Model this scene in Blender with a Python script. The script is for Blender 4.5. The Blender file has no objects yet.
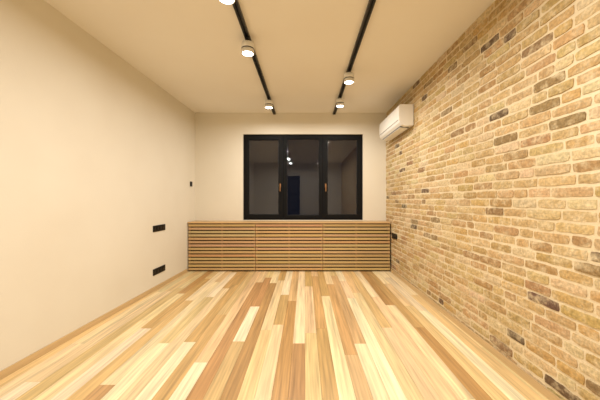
import bpy, bmesh, math, random
from mathutils import Vector, Matrix
random.seed(23)
scene = bpy.context.scene
scene.view_settings.view_transform = 'Standard'
scene.view_settings.look = 'None'
scene.view_settings.exposure = 0.0

# ------------------------------------------------------------ dimensions
CAM_H = 1.17
CEIL = 2.69
YB = 4.97      # wall with the window
YR = -1.6      # wall behind the camera
F = 285.0
def xl(y): return -2.04 + 0.0246 * y      # left wall face
def xr(y): return 1.464 - 0.0105 * y      # right (brick) wall face
WX0, WX1, WZ0, WZ1 = -1.081, 1.011, 0.82, 2.32
CABF = 4.66
CABZ = 0.81

def lin(c):
    return tuple(((v/255)/12.92 if v/255 <= .04045 else ((v/255+.055)/1.055)**2.4) for v in c)
def c4(c): return (*lin(c), 1)

# ------------------------------------------------------------ materials
def mat(name, col, rough=.6, metal=0, emit=None, estr=0, spec=None):
    m = bpy.data.materials.new(name); m.use_nodes = True
    b = m.node_tree.nodes['Principled BSDF']
    b.inputs['Base Color'].default_value = c4(col)
    b.inputs['Roughness'].default_value = rough
    b.inputs['Metallic'].default_value = metal
    if spec is not None: b.inputs['Specular IOR Level'].default_value = spec
    if emit:
        b.inputs['Emission Color'].default_value = c4(emit)
        b.inputs['Emission Strength'].default_value = estr
    return m

def N(m, t, **kw):
    n = m.node_tree.nodes.new(t)
    for k, v in kw.items(): setattr(n, k, v)
    return n
def L(m, a, b): m.node_tree.links.new(a, b)

def plaster(name, c1, c2, bump=.06, scale=90):
    m = mat(name, c1, .85, spec=.2)
    b = m.node_tree.nodes['Principled BSDF']
    tc = N(m, 'ShaderNodeTexCoord')
    n1 = N(m, 'ShaderNodeTexNoise'); n1.inputs['Scale'].default_value = 1.3; n1.inputs['Detail'].default_value = 4
    r = N(m, 'ShaderNodeValToRGB'); r.color_ramp.elements[0].position = .35; r.color_ramp.elements[1].position = .65
    r.color_ramp.elements[0].color = c4(c1); r.color_ramp.elements[1].color = c4(c2)
    L(m, tc.outputs['Object'], n1.inputs['Vector']); L(m, n1.outputs['Fac'], r.inputs[0]); L(m, r.outputs[0], b.inputs['Base Color'])
    n2 = N(m, 'ShaderNodeTexNoise'); n2.inputs['Scale'].default_value = scale; n2.inputs['Detail'].default_value = 3
    bp = N(m, 'ShaderNodeBump'); bp.inputs['Strength'].default_value = bump; bp.inputs['Distance'].default_value = .01
    L(m, tc.outputs['Object'], n2.inputs['Vector']); L(m, n2.outputs['Fac'], bp.inputs['Height']); L(m, bp.outputs[0], b.inputs['Normal'])
    return m

M_WALL = plaster('wall_paint', (231, 225, 211), (227, 220, 205))
M_CEIL = plaster('ceiling_paint', (243, 239, 231), (241, 236, 227), .04)

def wood(name, rough=.4, use_attr=True, base=(200, 155, 100), axis='Y', amp=.16, fine=70):
    """grain along `axis`; multiplies the vertex colour (per board)"""
    m = mat(name, base, rough)
    nt = m.node_tree; b = nt.nodes['Principled BSDF']
    tc = N(m, 'ShaderNodeTexCoord')
    sc = {'Y': (1, .035, 1), 'X': (.035, 1, 1)}[axis]
    mp = N(m, 'ShaderNodeMapping'); mp.inputs['Scale'].default_value = sc
    off = N(m, 'ShaderNodeVectorMath', operation='ADD')
    L(m, tc.outputs['Object'], off.inputs[0])
    if use_attr:
        at = N(m, 'ShaderNodeAttribute', attribute_name='Col')
        mu = N(m, 'ShaderNodeVectorMath', operation='SCALE'); mu.inputs['Scale'].default_value = 37
        at2 = N(m, 'ShaderNodeAttribute', attribute_name='Rnd')
        L(m, at2.outputs['Color'], mu.inputs[0]); L(m, mu.outputs[0], off.inputs[1])
        colout = at.outputs['Color']
    else:
        rgb = N(m, 'ShaderNodeRGB'); rgb.outputs[0].default_value = c4(base); colout = rgb.outputs[0]
    L(m, off.outputs[0], mp.inputs['Vector'])
    n1 = N(m, 'ShaderNodeTexNoise'); n1.inputs['Scale'].default_value = fine; n1.inputs['Detail'].default_value = 5
    n2 = N(m, 'ShaderNodeTexNoise'); n2.inputs['Scale'].default_value = fine*.25; n2.inputs['Detail'].default_value = 3; n2.inputs['Distortion'].default_value = .6
    L(m, mp.outputs[0], n1.inputs['Vector']); L(m, mp.outputs[0], n2.inputs['Vector'])
    ad = N(m, 'ShaderNodeMath', operation='ADD'); L(m, n1.outputs['Fac'], ad.inputs[0]); L(m, n2.outputs['Fac'], ad.inputs[1])
    mr = N(m, 'ShaderNodeMapRange'); mr.inputs['From Min'].default_value = .65; mr.inputs['From Max'].default_value = 1.35
    mr.inputs['To Min'].default_value = 1-amp*1.3; mr.inputs['To Max'].default_value = 1+amp*.7
    L(m, ad.outputs[0], mr.inputs['Value'])
    vm = N(m, 'ShaderNodeVectorMath', operation='SCALE'); L(m, colout, vm.inputs[0]); L(m, mr.outputs[0], vm.inputs['Scale'])
    L(m, vm.outputs[0], b.inputs['Base Color'])
    bp = N(m, 'ShaderNodeBump'); bp.inputs['Strength'].default_value = .08; bp.inputs['Distance'].default_value = .003
    L(m, n1.outputs['Fac'], bp.inputs['Height']); L(m, bp.outputs[0], b.inputs['Normal'])
    return m

M_FLOOR = wood('oiled_ash_floorboards', .33, True, axis='Y', amp=.32)
M_SLAT = wood('oak_slats', .5, True, axis='X', amp=.14, fine=60)
M_OAKTOP = wood('oak_top_board', .45, False, (208, 172, 122), 'X', .14)
M_BASE = wood('oak_baseboard', .5, False, (206, 176, 130), 'Y', .14)
M_GAP = mat('floor_gap', (110, 75, 42), .9)
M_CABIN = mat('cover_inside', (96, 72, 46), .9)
M_FRAME = mat('anthracite_frame', (14, 14, 15), .6, spec=.15)
M_GASK = mat('black_gasket', (10, 10, 11), .6)
M_BLACK = mat('black_metal', (18, 18, 19), .4)
M_WHITE = mat('white_lamp_body', (232, 230, 225), .35)
M_PLAST = mat('white_ac_plastic', (238, 234, 226), .3)
M_ACDK = mat('ac_vent_dark', (95, 92, 88), .5)
M_SOCK = mat('black_socket', (24, 23, 22), .4, spec=.25)
M_SOCKIN = mat('black_socket_recess', (12, 12, 12), .3)
M_BRASS = mat('bronze_handle', (165, 120, 75), .35, .8)
M_LENS = mat('lamp_lens', (255, 250, 240), .4, emit=(255, 250, 242), estr=14)
M_DARK = mat('dark_doorway', (20, 18, 18), .8)
M_DOOR = mat('door_casing', (45, 38, 34), .5)

# glass: transparent + fresnel mirror
def glass(name, ior):
    m = bpy.data.materials.new(name); m.use_nodes = True
    m.node_tree.nodes.clear()
    o = N(m, 'ShaderNodeOutputMaterial'); mx = N(m, 'ShaderNodeMixShader')
    tr = N(m, 'ShaderNodeBsdfTransparent'); tr.inputs[0].default_value = (.8, .82, .84, 1)
    gl = N(m, 'ShaderNodeBsdfGlossy'); gl.inputs['Roughness'].default_value = .0; gl.inputs[0].default_value = (.93, .95, 1, 1)
    fr = N(m, 'ShaderNodeFresnel'); fr.inputs[0].default_value = ior
    L(m, fr.outputs[0], mx.inputs[0]); L(m, tr.outputs[0], mx.inputs[1]); L(m, gl.outputs[0], mx.inputs[2]); L(m, mx.outputs[0], o.inputs[0])
    return m
M_GLASS = glass('coated_window_glass', 1.95)
M_GLASS2 = glass('window_glass', 1.68)

# brick
def brick_mat():
    m = mat('reclaimed_brick', (200, 165, 110), .9, spec=.15)
    b = m.node_tree.nodes['Principled BSDF']
    tc = N(m, 'ShaderNodeTexCoord'); at = N(m, 'ShaderNodeAttribute', attribute_name='Col')
    n1 = N(m, 'ShaderNodeTexNoise'); n1.inputs['Scale'].default_value = 14; n1.inputs['Detail'].default_value = 6; n1.inputs['Roughness'].default_value = .65
    n2 = N(m, 'ShaderNodeTexNoise'); n2.inputs['Scale'].default_value = 60; n2.inputs['Detail'].default_value = 5
    for n in (n1, n2): L(m, tc.outputs['Object'], n.inputs['Vector'])
    r = N(m, 'ShaderNodeValToRGB'); r.color_ramp.elements[0].position = .47; r.color_ramp.elements[1].position = .67
    r.color_ramp.elements[0].color = (0, 0, 0, 1); r.color_ramp.elements[1].color = (.75, .75, .75, 1)
    L(m, n1.outputs['Fac'], r.inputs[0])
    mix = N(m, 'ShaderNodeMix', data_type='RGBA'); mix.inputs[7].default_value = c4((224, 206, 170))
    L(m, r.outputs[0], mix.inputs[0]); L(m, at.outputs['Color'], mix.inputs[6])
    mr = N(m, 'ShaderNodeMapRange'); mr.inputs['From Min'].default_value = .3; mr.inputs['From Max'].default_value = .7
    mr.inputs['To Min'].default_value = .70; mr.inputs['To Max'].default_value = 1.14
    L(m, n2.outputs['Fac'], mr.inputs['Value'])
    vm = N(m, 'ShaderNodeVectorMath', operation='SCALE'); L(m, mix.outputs[2], vm.inputs[0]); L(m, mr.outputs[0], vm.inputs['Scale'])
    L(m, vm.outputs[0], b.inputs['Base Color'])
    bp = N(m, 'ShaderNodeBump'); bp.inputs['Strength'].default_value = .5; bp.inputs['Distance'].default_value = .006
    L(m, n2.outputs['Fac'], bp.inputs['Height']); L(m, bp.outputs[0], b.inputs['Normal'])
    return m
M_BRICK = brick_mat()
M_MORTAR = plaster('brick_mortar', (232, 217, 186), (220, 201, 165), .4, 60)

# ------------------------------------------------------------ mesh helpers
class MB:
    def __init__(s, mats):
        s.bm = bmesh.new(); s.mats = mats
        s.col = s.bm.loops.layers.float_color.new('Col'); s.rnd = s.bm.loops.layers.float_color.new('Rnd')
    def paint(s, faces, mi, col=None, rnd=None):
        for f in faces:
            f.material_index = mi
            if col:
                for l in f.loops:
                    l[s.col] = (*col, 1)
                    l[s.rnd] = (*(rnd or (0, 0, 0)), 1)
    def hexa(s, p, mi=0, col=None, rnd=None, bevel=0, seg=2):
        v = [s.bm.verts.new(q) for q in p]
        idx = [(0, 3, 2, 1), (4, 5, 6, 7), (0, 1, 5, 4), (1, 2, 6, 5), (2, 3, 7, 6), (3, 0, 4, 7)]
        fs = [s.bm.faces.new([v[i] for i in q]) for q in idx]
        s.paint(fs, mi, col, rnd)
        if bevel:
            es = list({e for f in fs for e in f.edges})
            bmesh.ops.bevel(s.bm, geom=es, offset=bevel, segments=seg, profile=.5, affect='EDGES')
        return v
    def box(s, x0, x1, y0, y1, z0, z1, mi=0, **k):
        return s.hexa([(x0, y0, z0), (x1, y0, z0), (x1, y1, z0), (x0, y1, z0),
                       (x0, y0, z1), (x1, y0, z1), (x1, y1, z1), (x0, y1, z1)], mi, **k)
    def lathe(s, prof, cx, cy, mi, n=32):
        """prof: list of (r,z,mat) around vertical axis"""
        rings = []
        for r, z, _ in prof:
            if r < 1e-6: rings.append([s.bm.verts.new((cx, cy, z))])
            else: rings.append([s.bm.verts.new((cx+r*math.cos(2*math.pi*i/n), cy+r*math.sin(2*math.pi*i/n), z)) for i in range(n)])
        for k in range(len(prof)-1):
            a, b = rings[k], rings[k+1]; m_ = prof[k+1][2]
            for i in range(n):
                j = (i+1) % n
                if len(a) == 1 and len(b) == 1: continue
                if len(a) == 1: f = s.bm.faces.new([a[0], b[i], b[j]])
                elif len(b) == 1: f = s.bm.faces.new([a[i], b[0], a[j]])
                else: f = s.bm.faces.new([a[i], b[i], b[j], a[j]])
                f.material_index = m_
                f.smooth = True
    def done(s, name, parent=None, recalc=True):
        if recalc: bmesh.ops.recalc_face_normals(s.bm, faces=s.bm.faces)
        me = bpy.data.meshes.new(name); s.bm.to_mesh(me); s.bm.free()
        for m in s.mats: me.materials.append(m)
        ob = bpy.data.objects.new(name, me); scene.collection.objects.link(ob)
        if parent: ob.parent = parent
        return ob
def empty(name, loc=(0, 0, 0)):
    e = bpy.data.objects.new(name, None); e.empty_display_size = .1; scene.collection.objects.link(e); return e

# ------------------------------------------------------------ room shell
T = .15
m = MB([M_WALL])
m.hexa([(xl(YR-T)-T, YR-T, -.1), (xl(YR-T), YR-T, -.1), (xl(YB), YB, -.1), (xl(YB)-T, YB, -.1),
        (xl(YR-T)-T, YR-T, CEIL), (xl(YR-T), YR-T, CEIL), (xl(YB), YB, CEIL), (xl(YB)-T, YB, CEIL)])
m.done('wall_left')
m = MB([M_WALL])
XA, XB = xl(YB)-T, xr(YB)+T
BT = .35
m.box(XA, WX0, YB, YB+BT, -.1, CEIL)
m.box(WX1, XB, YB, YB+BT, -.1, CEIL)
m.box(WX0, WX1, YB, YB+BT, WZ1, CEIL)
m.box(WX0, WX1, YB, YB+BT, -.1, WZ0)
m.done('wall_back')
m = MB([M_WALL])
m.box(xl(YR)-.001, xr(YR)+.001, YR-T, YR, -.1, CEIL)
m.done('wall_front')
m = MB([M_DARK, M_DOOR])
DX0, DX1, DZ = -.66, -.26, 2.1
m.box(DX0, DX1, YR+.002, YR+.03, 0.002, DZ, 0)
for k in range(3):
    m.box(DX0+.06, DX1-.06, YR+.03, YR+.036, .15+.65*k, .7+.65*k, 1, bevel=.003)
m.box(DX0-.05, DX0, YR+.002, YR+.04, .002, DZ+.05, 1)
m.box(DX1, DX1+.05, YR+.002, YR+.04, .002, DZ+.05, 1)
m.box(DX0, DX1, YR+.002, YR+.04, DZ, DZ+.05, 1)
m.box(DX1-.05, DX1-.03, YR+.03, YR+.07, 1.0, 1.02, 1)
m.box(DX1-.13, DX1-.03, YR+.06, YR+.075, .998, 1.022, 1, bevel=.003)
m.done('door_1')
m = MB([M_CEIL]); m.box(XA-.2, XB+.2, YR-T, YB+BT, CEIL, CEIL+.12); m.done('ceiling')
# round ceiling vent (seen mirrored in the left window pane)
m = MB([M_WHITE, M_ACDK])
zc = CEIL-.001
m.lathe([(.105, zc, 0), (.105, zc-.006, 0), (.088, zc-.020, 0), (.082, zc-.008, 1), (.074, zc-.008, 1), (.07, zc-.024, 0), (0, zc-.030, 0)], -1.36, 2.0, 0)
m.done('ceiling_vent')

# floor boards
pal = [((243, 222, 180), 5), ((237, 211, 164), 6), ((229, 199, 148), 5), ((217, 184, 131), 4), ((204, 167, 112), 3.0), ((189, 149, 97), 1.8), ((247, 230, 194), 3.5)]
m = MB([M_FLOOR, M_GAP])
m.box(XA, XB, YR-T, YB+.1, -.1, -.014, 1)
bw = .1
x = xl(YR)-.02
while x < xr(YR)+.02:
    y = YR - random.random()*1.0
    while y < YB:
        ln = random.choice([.8, 1.2, 1.5, 1.9, 2.3, 2.7])*random.uniform(.9, 1.1)
        y0, y1 = max(y, YR), min(y+ln, YB)
        if y1-y0 > .02:
            c = random.choices([p[0] for p in pal], [p[1] for p in pal])[0]
            c = lin([min(255, v+random.uniform(-4, 4)) for v in c])
            r = (random.random(), random.random(), random.random())
            g = .0007
            m.box(x+g, x+bw-g, y0+g, y1-g, -.014, 0, 0, col=c, rnd=r)
        y += ln
    x += bw
m.done('floor')

# brick wall (mesh bricks laid on a mortar bed)
m = MB([M_MORTAR, M_BRICK])
mt = .005
m.hexa([(xr(YR-T)+mt, YR-T, -.1), (xr(YR-T)+T, YR-T, -.1), (xr(YB)+T, YB, -.1), (xr(YB)+mt, YB, -.1),
        (xr(YR-T)+mt, YR-T, CEIL), (xr(YR-T)+T, YR-T, CEIL), (xr(YB)+T, YB, CEIL), (xr(YB)+mt, YB, CEIL)], 0)
bpal = [((197, 168, 121), 7), ((205, 178, 132), 7), ((188, 157, 110), 6), ((212, 190, 150), 5), ((176, 145, 102), 3.5),
        ((152, 125, 92), 1.4), ((112, 92, 72), 1.0), ((198, 166, 113), 3)]
ch = CEIL/41
row = 0
z = 0.0
while z < CEIL-.01:
    y = YR - random.random()*.2
    while y < YB-.01:
        ln = random.choice([.21, .23, .24, .25, .25, .20, .17, .12])
        g = random.uniform(.011, .017)
        y0, y1 = max(y+g/2, YR), min(y+ln-g/2, YB)
        if y1-y0 > .02:
            z0 = z+random.uniform(.0055, .0095); z1 = z+ch-random.uniform(.0055, .0095)
            out = random.uniform(-.003, .003)
            c = random.choices([p[0] for p in bpal], [p[1] for p in bpal])[0]
            c = lin([min(255, max(0, v+random.uniform(-4, 4))) for v in c])
            # front polygon grid w/ irregular rim
            nx = max(3, int((y1-y0)/.035)); nz = 3
            grid = []
            for i in range(nx+1):
                colv = []
                for k in range(nz+1):
                    edge = i in (0, nx) or k in (0, nz)
                    yy = y0+(y1-y0)*i/nx; zz = z0+(z1-z0)*k/nz
                    if edge:
                        zz += random.uniform(-.003, .003); yy += random.uniform(-.0025, .0025)
                        if i in (0, nx) and k in (0, nz):
                            zz += .003*(1 if k == 0 else -1); yy += .003*(1 if i == 0 else -1)
                    yy = min(max(yy, YR), YB-.001); zz = min(max(zz, .001), CEIL-.001)
                    dx = out + (random.uniform(.0005, .0025) if edge else random.uniform(-.0020, .0012))
                    dx = min(dx, mt-.0006)
                    colv.append(m.bm.verts.new((xr(yy)+dx, yy, zz)))
                grid.append(colv)
            fs = []
            for i in range(nx):
                for k in range(nz):
                    fs.append(m.bm.faces.new([grid[i][k], grid[i+1][k], grid[i+1][k+1], grid[i][k+1]][::-1]))
            rim = [grid[i][0] for i in range(nx+1)]+[grid[nx][k] for k in range(1, nz+1)]+[grid[i][nz] for i in range(nx-1, -1, -1)]+[grid[0][k] for k in range(nz-1, 0, -1)]
            bk = [m.bm.verts.new((xr(v.co.y)+mt+.003, v.co.y, v.co.z)) for v in rim]
            for i in range(len(rim)):
                j = (i+1) % len(rim)
                fs.append(m.bm.faces.new([rim[i], rim[j], bk[j], bk[i]]))
            for f in fs: f.smooth = False
            m.paint(fs, 1, c)
        y += ln
    z += ch; row += 1
m.done('wall_right', recalc=True)

# baseboards
def baseb(name, fx, sgn):
    m = MB([M_BASE])
    y0, y1 = YR+.045, CABF-.016
    t, h = .014, .05
    def P(y, o, z): return (fx(y)+sgn*o, y, z)
    m.hexa([P(y0, 0.001, .0005), P(y0, t, .0005), P(y1, t, .0005), P(y1, 0.001, .0005),
            P(y0, 0.001, h), P(y0, t*.7, h), P(y1, t*.7, h), P(y1, 0.001, h)])
    m.done(name)
baseb('baseboard_left', xl, 1)
baseb('baseboard_right', lambda y: xr(y)-.006, -1)

# ------------------------------------------------------------ window
win = empty('window_1')
m = MB([M_FRAME, M_GASK])
FY = YB+.035; FD = .07
e = .001
fw = .045
a0, a1, b0, b1 = WX0+e, WX1-e, WZ0+e, WZ1-e
m.box(a0, a1, FY, FY+FD, b1-fw, b1, bevel=.004)
m.box(a0, a1, FY, FY+FD, b0, b0+fw, bevel=.004)
m.box(a0, a0+fw, FY, FY+FD, b0+fw, b1-fw, bevel=.004)
m.box(a1-fw, a1, FY, FY+FD, b0+fw, b1-fw, bevel=.004)
W3 = (a1-a0)/3
for k in (1, 2):
    xx = a0+W3*k
    m.box(xx-.03, xx+.03, FY, FY+FD, b0+fw, b1-fw, bevel=.004)
m.done('outer_frame', win)
for k in range(3):
    s0 = a0+W3*k+(fw if k == 0 else .03)-.012; s1 = a0+W3*(k+1)-(fw if k == 2 else .03)+.012
    z0, z1 = b0+fw-.012, b1-fw+.012
    m = MB([M_FRAME, M_GASK])
    sw = .062 if k != 1 else .05
    y0, y1 = FY-.018, FY+.05
    m.box(s0, s1, y0, y1, z1-sw, z1, bevel=.005)
    m.box(s0, s1, y0, y1, z0, z0+sw, bevel=.005)
    m.box(s0, s0+sw, y0, y1, z0+sw-.002, z1-sw+.002, bevel=.005)
    m.box(s1-sw, s1, y0, y1, z0+sw-.002, z1-sw+.002, bevel=.005)
    g0, g1, h0, h1 = s0+sw, s1-sw, z0+sw, z1-sw
    q = .006
    m.box(g0, g1, y0+.02, y0+.03, h1-q, h1, 1); m.box(g0, g1, y0+.02, y0+.03, h0, h0+q, 1)
    m.box(g0, g0+q, y0+.02, y0+.03, h0, h1, 1); m.box(g1-q, g1, y0+.02, y0+.03, h0, h1, 1)
    m.done('sash_%d' % (k+1), win)
    m = MB([M_GLASS2 if k == 1 else M_GLASS]); yy = y0+.03
    v = [m.bm.verts.new(p) for p in ((g0-.01, yy, h0-.01), (g1+.01, yy, h0-.01), (g1+.01, yy, h1+.01), (g0-.01, yy, h1+.01))]
    m.bm.faces.new(v); m.done('glass_%d' % (k+1), win, recalc=False)
    if k != 1:
        hx = (s1-sw/2) if k == 0 else (s0+sw/2); hz = 1.42
        m = MB([M_BRASS])
        m.box(hx-.011, hx+.011, y0-.008, y0+.002, hz-.03, hz+.035, bevel=.003)
        m.box(hx-.006, hx+.006, y0-.04, y0-.006, hz-.007, hz+.007, bevel=.003)
        m.box(hx-.007, hx+.007, y0-.05, y0-.036, hz-.10, hz+.01, bevel=.003)
        m.done('handle_%d' % (k+1), win)

# ------------------------------------------------------------ radiator cover
cab = empty('radiator_cover')
m = MB([M_OAKTOP])
XC0, XC1 = xl(CABF)+.012, xr(YB)-.018
m.box(XC0-.004, XC1+.0, CABF-.012, YB-.003, CABZ-.022, CABZ, bevel=.003)
m.done('top_board', cab)
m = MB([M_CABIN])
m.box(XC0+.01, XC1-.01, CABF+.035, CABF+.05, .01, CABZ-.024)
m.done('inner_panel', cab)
m = MB([M_SLAT])
npan = 3; gap = .006
ph0, ph1 = .012, CABZ-.028
ns = 14
pitch = (ph1-ph0)/ns
pw = (XC1-XC0)/npan
for k in range(npan):
    p0 = XC0+pw*k+gap/2; p1 = XC0+pw*(k+1)-gap/2
    for i in range(ns):
        c = lin([v+random.uniform(-7, 7) for v in (203, 170, 120)])
        r = (random.random(), random.random(), random.random())
        z0 = ph0+pitch*i+pitch*.18; z1 = ph0+pitch*(i+1)-pitch*.18
        m.box(p0, p1, CABF, CABF+.02, z0, z1, col=c, rnd=r, bevel=.002, seg=1)
    for xx in (p0, (p0+p1)/2-.015, p1-.03):
        m.box(xx, xx+.03, CABF+.02, CABF+.034, ph0, ph1, col=lin((150, 112, 70)), rnd=(0, 0, 0))
m.done('slats', cab)

# ------------------------------------------------------------ air conditioner
ac = empty('air_conditioner')
def ac_sweep(prof, y0, y1, mats, mi_f, name):
    m = MB(mats)
    def P(o, z, y): return (xr(y)-.008-o, y, z)
    ys = [y0, y0+.012, y1-.012, y1]
    cz = sum(p[1] for p in prof)/len(prof); co = sum(p[0] for p in prof)/len(prof)
    rings = []
    for i, y in enumerate(ys):
        s = .965 if i in (0, 3) else 1
        rings.append([m.bm.verts.new(P(max(0, co+(o-co)*s) if o > .001 else 0.0, cz+(z-cz)*s, y)) for o, z in prof])
    n = len(prof)
    for a, b in zip(rings, rings[1:]):
        for i in range(n):
            j = (i+1) % n
            f = m.bm.faces.new([a[i], a[j], b[j], b[i]]); f.material_index = mi_f(i)
    m.bm.faces.new(rings[0]); m.bm.faces.new(rings[-1][::-1])
    return m.done(name, ac)
az0, az1 = 2.135, 2.425
prof = [(0, az0+.01), (.10, az0), (.15, az0+.018), (.182, az0+.05), (.193, az0+.09), (.195, az0+.2), (.19, az1-.02), (.175, az1-.005), (.16, az1), (0, az1)]
ac_sweep(prof, 3.72, 4.66, [M_PLAST, M_ACDK], lambda i: 0, 'body')
m = MB([M_PLAST, M_ACDK])
def AP(o, z, y): return (xr(y)-.008-o, y, z)
def achex(o0, o1, z0, z1, y0, y1, mi, tilt=0):
    m.hexa([AP(o0, z0, y0), AP(o1, z0+tilt, y0), AP(o1, z0+tilt, y1), AP(o0, z0, y1),
            AP(o0, z1, y0), AP(o1, z1+tilt, y0), AP(o1, z1+tilt, y1), AP(o0, z1, y1)], mi)
achex(.04, .155, az0-.006, az0+.004, 3.78, 4.60, 1, .012)
achex(.05, .15, az0-.013, az0-.006, 3.80, 4.58, 0, .012)
achex(.19, .197, az0+.085, az0+.088, 3.74, 4.64, 1)
for k in range(6):
    achex(.03+.02*k, .04+.02*k, az1-.002, az1+.002, 3.82, 4.56, 1)
m.done('louvre_and_seams', ac)

# ------------------------------------------------------------ outlets / switch
def outlet(name, side, yc, zc, gangs, switch=False):
    m = MB([M_SOCK, M_SOCKIN])
    g = .072; w = g*gangs+.01; h = .082
    fx, sg = (xl, 1) if side == 'L' else (lambda y: xr(y)-.006, -1)
    def bx(y0, y1, z0, z1, o0, o1, mi, bv=0):
        p = [(fx(y0)+sg*o0, y0, z0), (fx(y0)+sg*o1, y0, z0), (fx(y1)+sg*o1, y1, z0), (fx(y1)+sg*o0, y1, z0)]
        m.hexa(p+[(a, b, z1) for a, b, _ in p], mi, bevel=bv)
    bx(yc-w/2, yc+w/2, zc-h/2, zc+h/2, .0, .009, 0, .002)
    for k in range(gangs):
        c = yc-w/2+.005+g*(k+.5)
        if switch:
            bx(c-.03, c+.03, zc-.03, zc+.03, .008, .013, 0, .002)
        else:
            n = 20; ro, ri = .026, .022
            ring = []
            for r_, o_ in ((ro, .0095), (ro, .0115), (ri, .0115), (ri, .0093)):
                ring.append([m.bm.verts.new((fx(c)+sg*o_, c+r_*math.cos(2*math.pi*i/n), zc+r_*math.sin(2*math.pi*i/n))) for i in range(n)])
            for a, b in zip(ring, ring[1:]):
                for i in range(n):
                    f = m.bm.faces.new([a[i], a[(i+1) % n], b[(i+1) % n], b[i]])
            f = m.bm.faces.new(ring[-1]); f.material_index = 1
    return m.done(name)
outlet('power_outlet', 'L', 3.80, .797, 4)
outlet('power_outlet.001', 'L', 3.80, .237, 4)
outlet('light_switch', 'L', 4.80, 1.44, 1, True)
outlet('power_outlet.002', 'R', 4.49, .60, 3)

# ------------------------------------------------------------ tracks + spots
TX = [-.532, .509]
for i, tx in enumerate(TX):
    m = MB([M_BLACK, M_GASK])
    z0, z1 = CEIL-.03, CEIL-.0005
    ya, yb = YR+.3, YB-.01
    m.box(tx-.022, tx-.012, ya, yb, z0, z1); m.box(tx+.012, tx+.022, ya, yb, z0, z1)
    m.box(tx-.012, tx+.012, ya, yb, z1-.008, z1, 1)
    m.box(tx-.012, tx-.006, ya, yb, z0, z0+.004); m.box(tx+.006, tx+.012, ya, yb, z0, z0+.004)
    m.box(tx-.023, tx+.023, yb-.005, yb+.005, z0-.001, z1)
    m.box(tx-.023, tx+.023, ya-.01, ya+.005, z0-.001, z1)
    m.done('ceiling_light_track' if i == 0 else 'ceiling_light_track.001')

LP = 12.4
heads = [(0, 4.20), (0, 2.65), (0, 1.93), (0, .6), (0, -.6), (1, 4.14), (1, 3.30), (1, 1.55), (1, .5), (1, -.6)]
for n, (t, y) in enumerate(heads):
    x = TX[t]
    nm = 'track_spotlight' + ('' if n == 0 else '.%03d' % n)
    m = MB([M_BLACK, M_WHITE, M_LENS])
    zt = CEIL-.031
    m.box(x-.018, x+.018, y-.05, y+.05, zt-.016, zt+.0, 0, bevel=.003)
    m.lathe([(0, zt-.014, 0), (.010, zt-.014, 0), (.010, zt-.022, 0), (.028, zt-.024, 0), (.028, zt-.03, 0), (0, zt-.03, 0)], x, y, 0)
    zb = zt-.03
    R = .058
    m.lathe([(0, zb, 1), (R-.006, zb, 1), (R, zb-.005, 1), (R, zb-.054, 1), (R-.005, zb-.055, 0), (R-.005, zb-.062, 0), (R, zb-.063, 1),
             (R, zb-.098, 1), (R-.003, zb-.101, 1), (R-.006, zb-.101, 1), (R-.008, zb-.097, 1), (0, zb-.096, 2)], x, y, 0)
    ob = m.done(nm)
    ld = bpy.data.lights.new('lamp_beam', 'AREA'); ld.shape = 'DISK'; ld.size = .09
    ld.energy = LP; ld.color = (1, .95, .865)
    lo = bpy.data.objects.new('lamp_beam', ld); scene.collection.objects.link(lo)
    lo.location = (x, y, zb-.1025); lo.parent = ob

# ------------------------------------------------------------ world, camera
w = bpy.data.worlds.new('night'); scene.world = w; w.use_nodes = True
bg = w.node_tree.nodes['Background']; bg.inputs[0].default_value = (.010, .012, .022, 1); bg.inputs[1].default_value = .6

cd = bpy.data.cameras.new('camera'); cam = bpy.data.objects.new('camera', cd); scene.collection.objects.link(cam)
cd.sensor_width = 36; cd.sensor_fit = 'HORIZONTAL'; cd.lens = F/600*36; cd.shift_x = -5/600; cd.shift_y = 0
cam.location = (0, 0, CAM_H); cam.rotation_euler = (math.radians(90), 0, 0)
cd.clip_start = .02
scene.camera = cam
